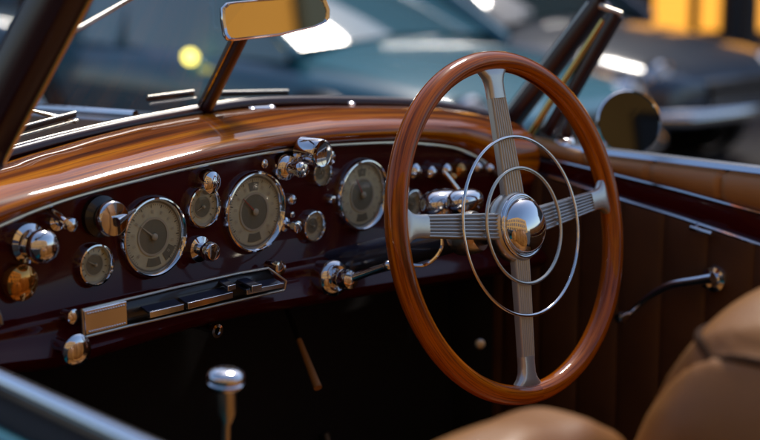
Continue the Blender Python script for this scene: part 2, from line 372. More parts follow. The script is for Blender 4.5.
parked_car('parked_car', 'pale blue car farthest left behind the left windscreen pillar', -4.35, 10.45, rad(178), pC)

# ================================================================== the convertible
BASE = V((1.3, .6, 0))
car = thing('vintage_convertible', 'open vintage convertible with walnut and burgundy dashboard, wood rimmed steering wheel and tan leather seats', 'car', BASE)

# --- dashboard: burgundy face, lip and lower roll
YD = 1.36
def xz(pts, Y): return [(p.x, p.z) for p in (on_y(a, b, Y) for a, b in pts)]
STRIP = [(-70, 262), (-40, 243), (0, 224), (30, 211), (60, 200), (90, 191), (120, 183), (160, 173), (200, 164), (240, 156), (280, 149), (320, 144.5), (360, 142), (400, 141), (440, 144), (462, 149), (480, 158), (492, 167), (502, 180), (508, 196), (511, 212)]
z_strip = curve(xz(STRIP, YD))
z_lip = curve(xz([(-60, 338), (0, 324), (100, 302), (200, 281), (300, 262), (345, 253), (400, 245), (500, 236)], YD))
z_low = curve(xz([(-60, 376), (0, 366), (50, 362), (90, 352), (150, 334), (200, 319), (250, 308), (300, 300), (380, 287), (500, 268)], YD - .02))
YR = lambda X: 1.565 - .30 * (X - 1.33) ** 2
def on_rail(px, py, off=0):
    Y = 1.5
    for _ in range(8): p = on_y(px, py, Y); Y = YR(p.x) + off
    return p
TOP = [(-80, 190), (-40, 177), (0, 165), (30, 155), (60, 146.5), (90, 138), (130, 128), (165, 121), (200, 115), (240, 109.5), (290, 107), (340, 107), (400, 108.5), (440, 112), (480, 121), (510, 131), (545, 143)]
z_top = curve([(p.x, p.z) for p in (on_rail(a, b, -.015) for a, b in TOP)])
XL, XR = .74, 1.87
N = 110; Xs = [XL + (XR - XL) * i / N for i in range(N + 1)]
rows = []
for X in Xs:
    zs, zl, zo = z_strip(min(X, 1.80)) , z_lip(X), z_low(X)
    if X > 1.80: zs = max(zl + .03, zs)
    zl = min(zl, zs - .01); zo = min(zo, zl - .03)
    rows.append([(X, YD + .03, zs + .01), (X, YD, zs), (X, YD, lerp(zs, zl, .5)), (X, YD, zl + .004), (X, YD - .003, zl + .0012), (X, YD - .012, zl), (X, YD - .017, zl - .003), (X, YD - .018, zl - .007), (X, YD - .016, zl - .011),
                 (X, YD - .018, lerp(zl, zo, .4)), (X, YD - .028, lerp(zl, zo, .62)), (X, YD - .036, lerp(zl, zo, .82)), (X, YD - .030, zo - .002), (X, YD - .012, zo - .012), (X, YD + .04, zo - .014), (X, YD + .16, zo + .0)])
m = MB(M['burg']); m.grid(rows); dash = m.build('dashboard', car, angle=60)
# --- wooden cowl roll
rows = []; Lx = [0]
NA = 22
for X in Xs:
    zs = z_strip(min(X, 1.80)); zt = z_top(X); yr = YR(X) - .012; row = [(X, YD + .02, zs - .004), (X, YD - .002, zs - .002)]
    h_ = zt - zs
    B = [(YD - .002, zs), (YD - .040, zs + .62 * h_), (YD + .008, zt + .024), (yr, zt)]
    for k in range(NA + 1):
        t = k / NA; q = [(1 - t) ** 3, 3 * t * (1 - t) ** 2, 3 * t * t * (1 - t), t ** 3]
        row.append((X, sum(q[i_] * B[i_][0] for i_ in range(4)), sum(q[i_] * B[i_][1] for i_ in range(4))))
    rows.append(row)
m = MB(M['wood']); m.grid(rows, uv=lambda i, j: (i * (XR - XL) / N, j * .009)); cowl = m.build('wooden_cowl', car, angle=70)
# --- chrome strip round the instrument panel
pts = [on_y(a, b + 1.5, YD - .007) for a, b in STRIP]
pts = [p for p in pts]
left = [on_y(a, b, YD - .004) for a, b in [(2, 327), (-2, 312), (-12, 300), (-40, 285), (-60, 275)]]
m = MB(M['nickel']); m.tube(smooth_path(left + pts, 4), .0027, 8); m.build('panel_trim', car)

# --- gauges
AX = V((0, -1, 0))
def gauge(px, py, hpx, kind='small', needle=140, cap=True):
    c = on_y(px, py, YD - .006); R = hpx / 2 * depth(c) / F; c = V((c.x, YD, c.z))
    g = MB(M['chrome']); bw = .145 if kind == 'large' else .20
    g.lathe([(R, -.002), (R * .998, .003), (R * .985, .0065), (R * .955, .0088), (R * (1 - bw * .55), .0092), (R * (1 - bw * .85), .0070), (R * (1 - bw), .0035), (R * (1 - bw - .02), .0015)], c, AX, 64)
    go = g.build('gauge', car)
    r = R * (1 - bw) ; _, u, v = basis(AX); u = V((1, 0, 0)); v = V((0, 0, 1))
    f = MB(M['dial'], M['dialdark'], M['dialline'], M['dialpale'])
    def disc(r0, r1, h, mi, a0=0, a1=2 * PI, n=48):
        f.cur = mi; ro = []
        for rr in (r0, r1): ro.append([c + AX * h + (u * math.cos(a0 + (a1 - a0) * k / n) + v * math.sin(a0 + (a1 - a0) * k / n)) * rr for k in range(n + 1)])
        f.grid(ro)
    disc(1e-4, r, .0020, 0)
    if kind == 'large':
        disc(1e-4, r * .50, .0026, 1); disc(r * .49, r * .55, .0031, 3); disc(r * .93, r * .955, .0024, 3); disc(r * .955, r * 1.0, .0026, 1)
        disc(r * .62, r * .86, .0025, 1, rad(252), rad(288), 10); disc(r * .60, r * .84, .0025, 1, rad(76), rad(104), 10) if px > 200 else disc(r * .62, r * .88, .0025, 1, rad(300), rad(332), 8)
        for k in range(60):
            a = rad(-50 + k * 280 / 59); big = k % 5 == 0
            disc(r * (.83 if big else .88), r * .925, .0028, 2, a - (.012 if big else .006), a + (.012 if big else .006), 1)
        for k in range(11):                       # faint raised numerals' blocks
            a = rad(-42 + k * 264 / 10)
            if kind == 'large': disc(r * .66, r * .76, .0029, 3, a - .045, a - .015, 1); disc(r * .66, r * .76, .0029, 3, a + .012, a + .045, 1)
    else:
        disc(1e-4, r * .60, .0026, 1); disc(r * .60, r * .65, .0030, 3)
        for k in range(11):
            a = rad(-40 + k * 26); disc(r * .74, r * .90, .0028, 2, a - .025, a + .025, 1)
    f.cur = 0; f.build('dial', go)
    nm = MB(M['needle'] if kind == 'large' and px > 200 else M['dialpale'], M['dialpale']); a = rad(needle); d = u * math.cos(a) + v * math.sin(a); q = u * -math.sin(a) + v * math.cos(a); o = c + AX * .0045
    ln = r * (.62 if kind == 'large' else .55); wn = r * .028
    nm.prism([o - d * r * .12 - q * wn, o - d * r * .12 + q * wn, o + d * ln + q * wn * .3, o + d * ln - q * wn * .3], AX * .0008)
    nm.cur = 1; nm.lathe([(r * .10, 0), (r * .10, .002), (r * .07, .003), (0, .0033)], o, AX, 20); nm.build('needle', go)
    gl = MB(M['gglass']); gl.lathe([(r * 1.0, .0085), (r * .7, .0100), (r * .35, .0109), (0, .0112)], c, AX, 48); gl.build('gauge_glass', go)
    return go
gauge(155, 237, 84, 'large', 142)
gauge(256, 212, 84, 'large', 136)
gauge(364, 195, 74, 'large', 120)
gauge(96, 265, 44, 'small', 150)
gauge(204, 207, 44, 'small', 200)
gauge(322, 173, 28, 'small', 90)
gauge(314, 226, 32, 'small', 150)
gauge(413, 204, 30, 'small', 150)

# --- knobs, switches
def pd(px, py, off=0):
    c = on_y(px, py, YD - off); return c
def px2m(p, n): return n * depth(p) / F
def knob(px, py, prof, mt='chrome', name='knob', off=0.0, ax=AX, sub=None):
    """prof in pixels: (radius, height towards the driver); the centre pixel is the face of the knob"""
    hmax = max(h for r, h in prof)
    c = pd(px, py, off); k = depth(c) / F
    c2 = on_y(px, py, YD - off - hmax * k * .9); c = V((c2.x, YD - off, c2.z)) if ax is AX else c2
    m = MB(M[mt]); m.lathe([(r * k, h * k) for r, h in prof], c, ax, 32); return m.build(name, car), c, k
knob(25, 284, [(17, -2), (18.5, 2), (18.5, 9), (18, 11), (13, 14), (6, 15.5), (0, 16)], 'amber')  # chrome cap with its amber reflection put into the colour
knob(48, 248, [(20, -1), (20, 5), (15, 8), (15, 18), (17, 22), (17.5, 28), (15, 34), (10, 37.5), (4, 39), (0, 39.3)])
knob(72, 225, [(9, -1), (9, 4), (4, 6), (4, 18), (7, 20), (7.5, 24), (6.5, 28), (3, 30), (0, 30.5)])
o_, c_, k_ = knob(114, 219, [(14, 14), (17, 16), (18.5, 20), (17.5, 25), (16.5, 26), (10, 26.5), (0, 27)])
m = MB(M['black']); m.lathe([(21 * k_, -.001), (21 * k_, 6 * k_), (14 * k_, 10 * k_), (12 * k_, 20 * k_)], c_, AX, 32); m.build('collar', o_)
knob(213, 252, [(13, -1), (13, 5), (7, 7), (7, 14), (9.5, 16), (10, 22), (8, 25), (0, 26)])
knob(303, 170, [(13, -1), (13.5, 8), (11, 12), (6, 14), (5.5, 22), (7.5, 24), (8, 30), (6, 33), (0, 34)])
knob(320, 153, [(8, -1), (8, 8), (12, 9), (14, 11), (14, 36), (13, 37.5), (11.5, 37), (0, 37)])
knob(331, 158, [(4, -1), (4, 8), (7, 10), (7, 16), (0, 18)])
knob(294, 200, [(5.5, -1), (5.5, 4), (4, 6), (0, 7)], name='panel_screw')
knob(334, 200, [(5, -1), (5, 4), (4, 6), (0, 7)], name='panel_screw')
knob(298, 227, [(7, -1), (7, 3), (3.5, 5), (3.5, 14), (6, 16), (6, 21), (0, 23)])
knob(266, 164, [(4.5, -1), (4.5, 2), (0, 4)], name='panel_screw')
knob(293, 215, [(3, -1), (3, 3), (0, 4)], name='panel_screw')
knob(281, 268, [(5, -3), (5, 10), (7, 11), (7, 16), (0, 18)], off=.015)
knob(217, 331, [(4, -20), (4, 6), (7, 7), (7, 12), (4, 12.2), (3, 8)], off=.012)
knob(75, 317, [(5, -3), (5, 8), (7.5, 10), (7.5, 14), (0, 17)], off=.018)
knob(78, 351, [(7, -5), (7, 10), (13, 22), (16, 27), (16.5, 29), (15, 31), (8, 33), (0, 33.5)], mt='chrome', off=.03)
# turned cover behind the small clock
knob(214, 183, [(12, -1), (13, 6), (11, 12), (6, 15), (0, 16)])
# chrome lead pointing from the collar to the big gauge
a, b = pd(116, 222, .035), pd(134, 210, .018)
m = MB(M['chrome']); m.tube([a, lerp(a, b, .5), b], [.006, .0045, .0028], 10); m.build('switch_lever', car)
# switch stems at the left
m = MB(M['chrome']); a, b = pd(50, 211, .0), pd(66, 222, .03); m.tube([a, b], [.006, .004], 10); m.build('switch_lever', car)
# row of small knobs behind the rim, two of them tinted amber
for (a, b, r, mt) in [(418, 172, 8, 'chrome'), (434, 173, 6.5, 'chrome'), (449, 171, 7, 'chrome'), (463, 171, 7.5, 'amber'), (480, 168, 6, 'chrome'), (492, 169, 5, 'chrome'), (455, 178, 5, 'amber')]:
    knob(a, b, [(r * .8, -1), (r * .8, 8), (r, 9), (r, 13), (r * .6, 16), (0, 17)], mt)
m = MB(M['chrome']); m.tube([pd(444, 172, .02), pd(462, 195, .03)], .0035, 8); m.build('switch_lever', car)

# --- heater and radio control strip under the lip
YS = YD - .040
top = [(82, 310), (128, 299), (180, 286.5), (240, 273), (268, 268)]; bot = [(84, 337), (128, 326), (180, 314), (240, 300), (284, 290)]
Pt = [on_y(a, b, YS) for a, b in top]; Pb = [on_y(a, b, YS) for a, b in bot]
m = MB(M['black']); m.grid([[p + V((0, .003, 0)) for p in Pt], [p + V((0, .003, 0)) for p in Pb]]); strip = m.build('control_strip', car, solid=.004)
m = MB(M['nickel']); m.tube(Pt + [on_y(286, 281, YS)], .0016, 8); m.tube(Pb, .0019, 8); m.tube([on_y(286, 281, YS), Pb[-1]], .0018, 8); m.tube([Pt[0], Pb[0]], .002, 8); m.build('strip_frame', strip)
q = [on_y(a, b, YS - .004) for a, b in [(84, 311), (127, 301), (128, 325), (86, 335)]]
m = MB(M['alu']); m.prism(q, (0, .006, 0)); m.build('name_plate', strip, bevel=.0012)
m = MB(M['chrome'])
for (a, b), (c, d) in [((88, 314), (124, 305.5)), ((90, 332), (125, 323.5))]:
    for k in range(15):
        p = on_y(lerp(a, c, k / 14), lerp(b, d, k / 14), YS - .0045); m.sell(p, (.0013, .001, .0013), 1, 1, 8, 6)
m.build('beading', strip)
def key(x0, y0, x1, y1, hgt, prot=.016):
    a, b = on_y(x0, y0, YS - prot), on_y(x1, y1, YS - prot); k = depth(a) / F; dz = hgt * k
    m = MB(M['alu'], M['blackg'])
    m.prism([a, b, b + V((0, 0, -dz * .55)), a + V((0, 0, -dz * .55))], (0, .004, 0))
    m.cur = 1; ua = a + V((.0, prot + .002, .004)); ub = b + V((0, prot + .002, .004))
    m.prism([a + V((0, .002, -.0005)), b + V((0, .002, -.0005)), ub, ua], (0, 0, -.003)); m.build('control_key', strip, bevel=.0006)
key(150, 312, 184, 304, 12); key(188, 303, 233, 292, 12); key(247, 290, 284, 283, 9)
key(228, 286, 236, 284, 10, .016); key(252, 286, 262, 284, 12, .026)

# --- ignition lock with handle
YL = YD - .036
c = on_y(333, 278, YL - .004); k = depth(c) / F
ax = V((-.12, -1, .12)).normalized()
m = MB(M['chrome']); m.lathe([(17 * k, -.03), (18 * k, -.002), (18.5 * k, .002), (17 * k, .006), (13 * k, .009), (10 * k, .007), (8 * k, .010), (7.5 * k, .024)], c, ax, 40); lock = m.build('choke_handle', car)
c2 = c + ax * .026
m = MB(M['chrome']); m.lathe([(0, -.006), (9 * k, -.006), (10.5 * k, -.002), (10.5 * k, .007), (9 * k, .012), (4 * k, .015), (0, .0155)], c2, ax, 32); m.build('hub', lock)
a, b = c2 + ax * .004, deep(388, 265.5, depth(c2) - .03)
m = MB(M['chrome']); m.tube([a, lerp(a, b, .15), lerp(a, b, .9), b], [.0075, .0062, .0046, .0046], 14); m.sell(b, (.0070,) * 3, 1, 1, 20, 14); m.build('lever', lock)

# --- steering column, collar, indicator stalk
D_W = 1.87
AL = rad(13); PHI = rad(3)
C = deep(513, 227, D_W)
n = V((math.sin(rad(-1.5)), -math.cos(AL), math.sin(AL))).normalized()
e1 = V((1, 0, 0)) - n * n.x; e1.normalize(); e2 = n.cross(e1) * 1.0
if e2.z < 0: e2 = -e2
ex = e1 * math.cos(PHI) - e2 * math.sin(PHI); ey = e2 * math.cos(PHI) + e1 * math.sin(PHI)
a = C + V((0, .03, -.004)); bq = on_y(352, 263, YD + .02); bq = on_y(354, 262, YD - .035)
dcol = (bq - a)
m = MB(M['blackg']); m.tube([a + dcol * t for t in (0, .3, .6, 1.0, 1.9, 3.0)], [.020, .020, .022, .024, .024, .024], 28); col = m.build('steering_column', car)
m = MB(M['nickel']); m.lathe([(.020, -.012), (.026, -.012), (.028, -.006), (.028, .014), (.025, .022), (.022, .026)], a + dcol * .16, dcol, 32); m.build('column_collar', col)
# chrome switch pods on top of the column
m = MB(M['chrome']); p = deep(442, 205, D_W + .16); m.sell(p, (.034, .026, .022), .8, .8, 28, 18); m.sell(deep(465, 202, D_W + .13), (.03, .02, .018), .8, .8, 24, 16); m.build('switch_pod', col)
p0 = deep(440, 226, D_W + .10)
st = [deep(a_, b_, D_W + .035) for a_, b_ in [(442, 232), (442, 240), (441, 249), (434, 259), (424, 265), (412, 265), (400, 262), (392, 258)]]
m = MB(M['chrome']); m.tube(smooth_path(st, 4), [.0026] * 29, 8); m.lathe([(.0, -.006), (.006, -.006), (.0075, .004), (.005, .012), (0, .014)], st[0], (0, 0, 1), 16); m.tube([st[0], a + dcol * .45], .004, 8); m.build('indicator_stalk', col)

# --- steering wheel
RC, RT = .213, .0136
pts = [C + (ex * math.cos(t) + ey * math.sin(t)) * RC for t in [2 * PI * k / 160 - PI / 2 for k in range(160)]]
rows = []; nn = 20
for k, p in enumerate(pts):
    rd = (p - C).normalized(); rip = 1.0
    rows.append([p + (rd * math.cos(2 * PI * j / nn) * .95 + n * math.sin(2 * PI * j / nn) * 1.12) * RT * rip for j in range(nn)])
rows.append(rows[0])
m = MB(M['rim']); m.grid(rows, True, uv=lambda i, j: (i * 2 * PI * RC / 160, j * .0042)); wheel = m.build('steering_wheel', car, angle=80)
HUB = C + n * .008
def spoke(dirv, side, w0, w1, wend, r1=.190, tilt=.6):
    """flat ribbed blade from hub to rim with a smooth flared end"""
    m = MB(M['spoke'], M['cream'])
    r0 = .040; nr = 7; K = 60; secs = []
    rr = [r0 + (.166 - r0) * t / 10 for t in range(11)]
    def pos(r): t = (r - r0) / (RC - r0); return C + dirv * r + n * lerp(.006, .0, t ** 1.4)
    for r in rr:
        wd = lerp(w0, w1, (r - r0) / (.166 - r0)); row = []
        for j in range(K + 1):
            x = -1 + 2 * j / K; hgt = .0035 * abs(math.cos(x * PI * nr / 2)) ** .6 + .003
            row.append(pos(r) + side * x * wd / 2 + n * hgt)
        row += [pos(r) + side * wd / 2 - n * .004, pos(r) - side * wd / 2 - n * .004]
        secs.append(row)
    m.grid(secs, True); m.cap(secs[0][::-1]); m.cap(secs[-1])
    m.cur = 1; secs = []
    for r, wd, th in [(.165, w1 * 1.06, .0068), (.176, w1 * 1.02, .0072), (.186, w1 * 1.08, .0075), (.193, lerp(w1, wend, .45), .008), (.198, wend, .008), (.204, wend * 1.25, .006)]:
        row = []
        for j in range(20):
            t = 2 * PI * j / 20; row.append(pos(r) + side * math.copysign(abs(math.cos(t)) ** .5, math.cos(t)) * wd / 2 + n * (math.copysign(abs(math.sin(t)) ** .6, math.sin(t)) * th + .0005))
        secs.append(row)
    m.grid(secs, True); m.cap(secs[0][::-1])
    return m.build('spoke', wheel, angle=50)
def turned(deg): a = rad(deg); return ex * math.cos(a) + ey * math.sin(a), ey * math.cos(a) - ex * math.sin(a)
for deg, w0_, w1_, we_ in [(174, .034, .028, .044), (6, .034, .026, .046), (91, .036, .028, .046), (-94, .028, .024, .044)]:
    spoke(*turned(deg), w0_, w1_, we_)
m = MB(M['nickel']); m.lathe([(.030, -.020), (.042, -.012), (.0465, -.002), (.0465, .006), (.0435, .011), (.0405, .0135), (.038, .014)], HUB - n * .006, n, 48); m.build('hub', wheel)
HC = HUB + n * .006
m = MB(M['chrome']); m.lathe([(.0415, -.002), (.0420, .002), (.0405, .0048), (.0380, .0050), (.0370, .0035), (.0362, .0060), (.0340, .0120), (.029, .0172), (.022, .0208), (.012, .0232), (.005, .0239), (0, .024)], HC, n, 56, 1, 1); m.build('horn_button', wheel, angle=70)
for R_, r_, hh in [(.1140, .0022, .013), (.0735, .0024, .016)]:
    cc = C + n * hh + ex * .004
    m = MB(M['nickel'] if R_ < .1 else M['chrome'])
    P = [cc + (ex * math.cos(2 * PI * k / 120) + ey * math.sin(2 * PI * k / 120)) * R_ for k in range(120)]
    m.tube(P, r_, 10, closed=True)
    for s_ in (-1, 1): m.tube([cc + ex * s_ * R_, cc + ex * s_ * (R_ - .001) - n * .008], .002, 8)
    m.build('horn_ring', wheel, angle=80)

# --- windscreen: base rail, pillars, glass, mirror
RAILP = [(-90, 186), (-50, 172), (-10, 160), (30, 149), (60, 141), (100, 131.5), (140, 123), (180, 115.5), (215, 109), (250, 104), (290, 102), (340, 102), (400, 103.5), (440, 107), (480, 115), (505, 122), (520, 128)]
rp = [on_rail(a, b, .006) for a, b in RAILP]
m = MB(M['burg2']); m.tube(smooth_path(rp, 4), .0095, 12); ws = m.build('windscreen_rail', car)
m = MB(M['nickel']); m.tube([p + V((0, .012, .006)) for p in smooth_path(rp, 4)], .0018, 8); m.build('rail_bead', ws)
def post(p0, p1, w_, d_, name, mt, ext=0):
    p0, p1 = V(p0), V(p1); ax = (p1 - p0).normalized(); s_ = V((1, 0, 0)) - ax * ax.x; s_.normalize(); q = ax.cross(s_)
    m = MB(M[mt]); rows = []
    for t in (0, 1):
        c = lerp(p0, p1, t); rows.append([c + s_ * w_ * math.copysign(abs(math.cos(a)) ** .6, math.cos(a)) + q * d_ * math.copysign(abs(math.sin(a)) ** .6, math.sin(a)) for a in [2 * PI * k / 20 for k in range(20)]])
    m.grid(rows, True); m.cap(rows[0][::-1]); m.cap(rows[1]); return m.build(name, car), s_, q
# centre post
cp0 = on_rail(204, 110, .004); cp1 = on_y(243, 30, cp0.y - .085)
cpost, s1, q1 = post(cp0, cp0 + (cp1 - cp0) * 1.55, .0075, .012, 'windscreen_centre_post', 'burg2')
m = MB(M['chrome']); d_ = (cp1 - cp0); m.tube([cp0 - s1 * .009 + q1 * .002, cp0 + d_ * 1.55 - s1 * .009], .0016, 8); m.build('post_trim', cpost)
# left pillar (near, out of focus)
lp0 = deep(-20, 150, 1.50); lp1 = deep(56, 4, 1.42); lp2 = lp0 + (lp1 - lp0) * 1.25
lpost, s2, q2 = post(lp0, lp2, .025, .026, 'windscreen_pillar', 'burg2')
m = MB(M['brass']); m.tube([lp0 + s2 * .012 - q2 * .024 * 1, lp2 + s2 * .012 - q2 * .024], .0030, 8); m.build('pillar_trim', lpost)
m = MB(M['burg2']); m.lathe([(.028, -.01), (.03, .0), (.026, .02)], lp0, lp2 - lp0, 24); m.build('pillar_foot', lpost)
# right pillar
r0 = deep(508, 124, 2.44); r1 = deep(600, 2, 2.31)
rpost, s3, q3 = post(r0, r1 + (r1 - r0) * .02, .0145, .018, 'windscreen_pillar', 'burg2')
m = MB(M['nickel']); off = deep(-1, 0, 2.4) - deep(10, 0, 2.4)
m.tube([r0 + off * .95, r1 + off * .95], .0035, 8); m.build('pillar_trim', rpost)
ra = deep(530, 134, 2.36); rb = deep(604, 20, 2.27)
m = MB(M['brass']); m.tube([ra, lerp(ra, rb, .85), rb], [.0062, .0062, .0062], 12); m.build('pillar_trim', rpost)
ra2 = deep(548, 134, 2.36); rb2 = deep(617, 14, 2.26)
qv_o, _, _ = post(ra2, rb2, .010, .011, 'quarter_window_frame', 'burg2')
m = MB(M['nickel']); m.tube([deep(553, 118, 2.345), deep(622, 12, 2.25)], .0026, 8); m.build('frame_trim', qv_o)
m = MB(M['nickel']); a = deep(600, 6, 2.27); b = deep(622, 14, 2.25); m.tube([a, b], .0045, 10); m.build('frame_cap', qv_o)
# header rail above the frame
hp = [lp2, cp0 + d_ * 1.55, r1 + V((-.01, -.02, .10)), r1]
m = MB(M['burg2']); m.tube([hp[0], hp[1], hp[2], hp[3]], .010, 12); m.build('windscreen_header', ws)
gl = MB(M['glass']); gl.cap([lp0 + V((.03, 0, 0)), cp0, hp[1], hp[0]]); gl.build('windscreen_glass', car)
gl = MB(M['glass']); gl.cap([cp0 + V((.012, 0, 0)), on_rail(340, 102, .006), r0, r1, hp[2], hp[1] + V((.012, 0, 0))]); gl.build('windscreen_glass', car)
# interior mirror
mc = deep(276, 17, depth(cp1) - .05); k = depth(mc) / F
vx = (rgt * math.cos(rad(4)) - upv * 0 + fwd * math.sin(rad(25)) ).normalized()
nm_ = (-(fwd) * .92 - rgt * -.338 + V((0, 0, -.0))).normalized(); vx = (rgt + upv * .10); vx = (vx - nm_ * vx.dot(nm_)).normalized(); vy = nm_.cross(vx)
if vy.z < 0: vy = -vy
def mout(sc_, off):
    o = []
    for a, b in [(-56, -15), (-53, -20), (-48, -21), (0, -19), (40, -13), (52, -9), (56, -4), (57, 4), (54, 14), (50, 19), (40, 20), (-40, 18), (-50, 17), (-56, 12), (-57, 0)]:
        o.append(mc + vx * a * k * sc_ + vy * b * k * (sc_ if sc_ >= 1 else sc_ - .05) + nm_ * off)
    return o
m = MB(M['burg2'], M['chrome']); r_ = [mout(.7, -.014), mout(.95, -.010), mout(1.0, -.003), mout(1.0, .002), mout(.98, .005), mout(.93, .004), mout(.92, .001)]
m.grid(r_[:4], True); m.cap(r_[0][::-1]); m.cur = 1; m.grid(r_[3:], True); mir = m.build('interior_mirror', car, angle=50)
m = MB(M['mirror']); m.cap(mout(.93, .0018)); m.build('mirror_glass', mir)
m = MB(M['chrome']); m.tube([cp0 + d_ * 1.02, mc - nm_ * .012], .006, 10); m.build('mirror_arm', mir)

# small screws, wipers on the cowl
for a, b in [(271, 112), (252, 114), (351, 108.5), (477, 121)]:
    c = on_rail(a, b - 2, -.022); m = MB(M['chrome']); m.lathe([(.006, -.012), (.0066, .001), (.0055, .006), (0, .009)], c, (0, -.25, 1), 16); m.build('cowl_stud', car)
c = on_rail(254, 109, -.025); m = MB(M['chrome']); m.tube([c, on_rail(270, 108, -.025)], .0035, 8); m.build('cowl_stud', car)
def wiper(p, q, hgt=.006):
    m = MB(M['nickel'], M['rubber']); m.tube([p, q], .0015, 8); m.tube([p + V((0, .004, .010)), q + V((0, .004, .010))], .0019, 8); m.cur = 1; m.tube([p + V((0, .006, .006)), q + V((0, .006, .006))], .003, 6); return m.build('wiper', car)
wiper(on_rail(224, 99, .03), on_rail(290, 97.5, .03))
wiper(on_rail(-10, 144, .05), on_rail(78, 120, .05))
wiper(on_rail(150, 104, .06), on_rail(196, 98, .06))
m = MB(M['nickel']); m.tube([on_rail(76, 122, .05), on_rail(20, 108, .10)], [.0035, .002], 8); m.build('wiper_arm', car)

# --- bonnet and outer bodywork
bodym = mat('bonnet_paint', (.05, .035, .022), .3, coat=1, coat_rough=.08)
rows = []
for i in range(21):
    t = i / 20; Y = 1.60 + 1.55 * t; rows.append([V((1.32 + x * lerp(1, .72, t), Y - .30 * x * x * (1 - t), lerp(1.125, 1.06, t) - lerp(.35, .45, t) * x * x - .02 * abs(x))) for x in [-.72 + 1.44 * j / 24 for j in range(25)]])
rows = [[V((r[0].x - .01, r[0].y + .02, .35)), V((r[0].x - .02, r[0].y + .02, .65))] + r + [V((r[-1].x + .02, r[-1].y + .02, .65)), V((r[-1].x + .01, r[-1].y + .02, .35))] for r in rows]
m = MB(bodym); m.grid(rows); m.cap(rows[-1]); bon = m.build('bonnet', car, solid=.01)
m = MB(M['chrome']); m.tube([V((1.32, 1.66, 1.131)), V((1.32, 2.4, 1.10)), V((1.32, 3.1, 1.072))], .006, 8); m.build('bonnet_trim', bon)
# left door top: chrome moulding and teal skin
la, lb = on_z(0, 379, 1.02), on_z(140, 444, 1.012)
dv = (lb - la).normalized(); A0 = la - dv * .35; A1 = la + dv * 1.3
outd = V((-dv.y, dv.x, 0)); outd = outd if outd.x < 0 else -outd
def rails(off, z): return [A0 + outd * off + V((0, 0, z)), lerp(A0, A1, .5) + outd * off + V((0, 0, z)), A1 + outd * off + V((0, 0, z))]
m = MB(M['alu']); m.tube([p + V((0, 0, 0)) for p in rails(.0, 0)], .0072, 16); m.build('door_moulding', car)
prof = [(-.045, -.20), (-.040, -.03), (-.030, -.010), (-.018, -.006), (.012, -.018), (.018, -.030), (.024, -.028), (.030, -.024), (.036, -.024), (.041, -.030), (.046, -.045), (.055, -.09), (.075, -.20), (.10, -.40), (.10, -.65), (.08, -.75)]
m = MB(M['teal'], M['rubber']); rows = [[(A0 + outd * a + V((0, 0, b))) for a, b in prof], [(A1 + outd * a + V((0, 0, b))) for a, b in prof]]
m.cur = 1; m.grid([r[:6] for r in rows]); m.cur = 0; m.grid([r[5:] for r in rows]); ld = m.build('door', car, angle=60)
ld['label'] = 'dark teal near door with a chrome moulding along its top'

# right door
XD = 1.90
RY0, RY1 = 1.46, .25
zr = on_x(680, 160, XD).z
def yz(pts): return curve([(p.y, p.z) for p in (on_x(a, b, XD - .01) for a, b in pts)])
z1 = yz([(545, 158), (612, 174), (680, 191), (760, 213)]); z2 = yz([(590, 189), (625, 200), (680, 217), (760, 244)])
ztan = yz([(545, 141), (612, 157.5), (680, 166), (760, 176)])
Ys = [lerp(RY0, RY1, i / 60) for i in range(61)]
m = MB(M['browncard']); rows = []
NP = 500; Yq = [lerp(RY0, RY1, i / NP) for i in range(NP + 1)]
for Y in Yq:
    d = (Y % .075) / .075; pl = -.010 * math.sqrt(max(0, 1 - (2 * d - 1) ** 2)) ** .7
    rows.append([(XD - .008 + pl, Y, z2(Y) - .002), (XD - .010 + pl, Y, z2(Y) - .02), (XD - .010 + pl, Y, .75), (XD - .008 + pl, Y, .45), (XD, Y, .30)])
m.grid(rows); card = m.build('door', car, angle=30); card['label'] = 'far door lined with pleated brown leather'
m = MB(M['burg']); m.grid([[(XD - .004, Y, z1(Y) + .002), (XD - .010, Y, lerp(z1(Y), z2(Y), .5)), (XD - .006, Y, z2(Y) - .004)] for Y in Ys]); m.build('door_band', card)
m = MB(M['pad'], M['seam']); rows = []
for Y in [lerp(RY0, RY1, i / 240) for i in range(241)]:
    zt, zb = ztan(Y), z1(Y); r_ = []
    sm = min(abs(((Y - 1.155 + .06) % .12) - .06), .006) / .006; sq = .45 + .55 * sm ** .5
    for k in range(13):
        a = PI * k / 12; r_.append((XD + .006 - .024 * math.sin(a) ** .6 * sq, Y, lerp(zt, zb, (1 - math.cos(a)) / 2)))
    rows.append(r_)
m.grid(rows); m.build('padded_armrest', card, angle=60)
m = MB(M['chrome']); m.tube([(XD - .010, Y, z1(Y)) for Y in Ys], .0030, 8); m.build('door_trim', card)
m = MB(M['alu']); m.tube([(XD - .012, Y, z2(Y)) for Y in Ys], .0034, 8); m.build('door_trim', card)
m = MB(M['alu'])
rows = [[(XD + x, Y, zr + z) for x, z in [(-.006, -.012), (-.010, -.004), (-.006, .003), (.006, .005), (.012, .001), (.013, -.006)]] for Y in Ys]; m.grid(rows); m.build('window_sill', card)
m = MB(M['teal']); rows = [[(XD + x, Y, zr + z) for x, z in [(.011, -.006), (.02, -.003), (.05, -.006), (.08, -.03), (.11, -.10), (.14, -.3), (.14, -.6), (.10, -.8)]] for Y in Ys]; m.grid(rows); m.build('door_skin', card)
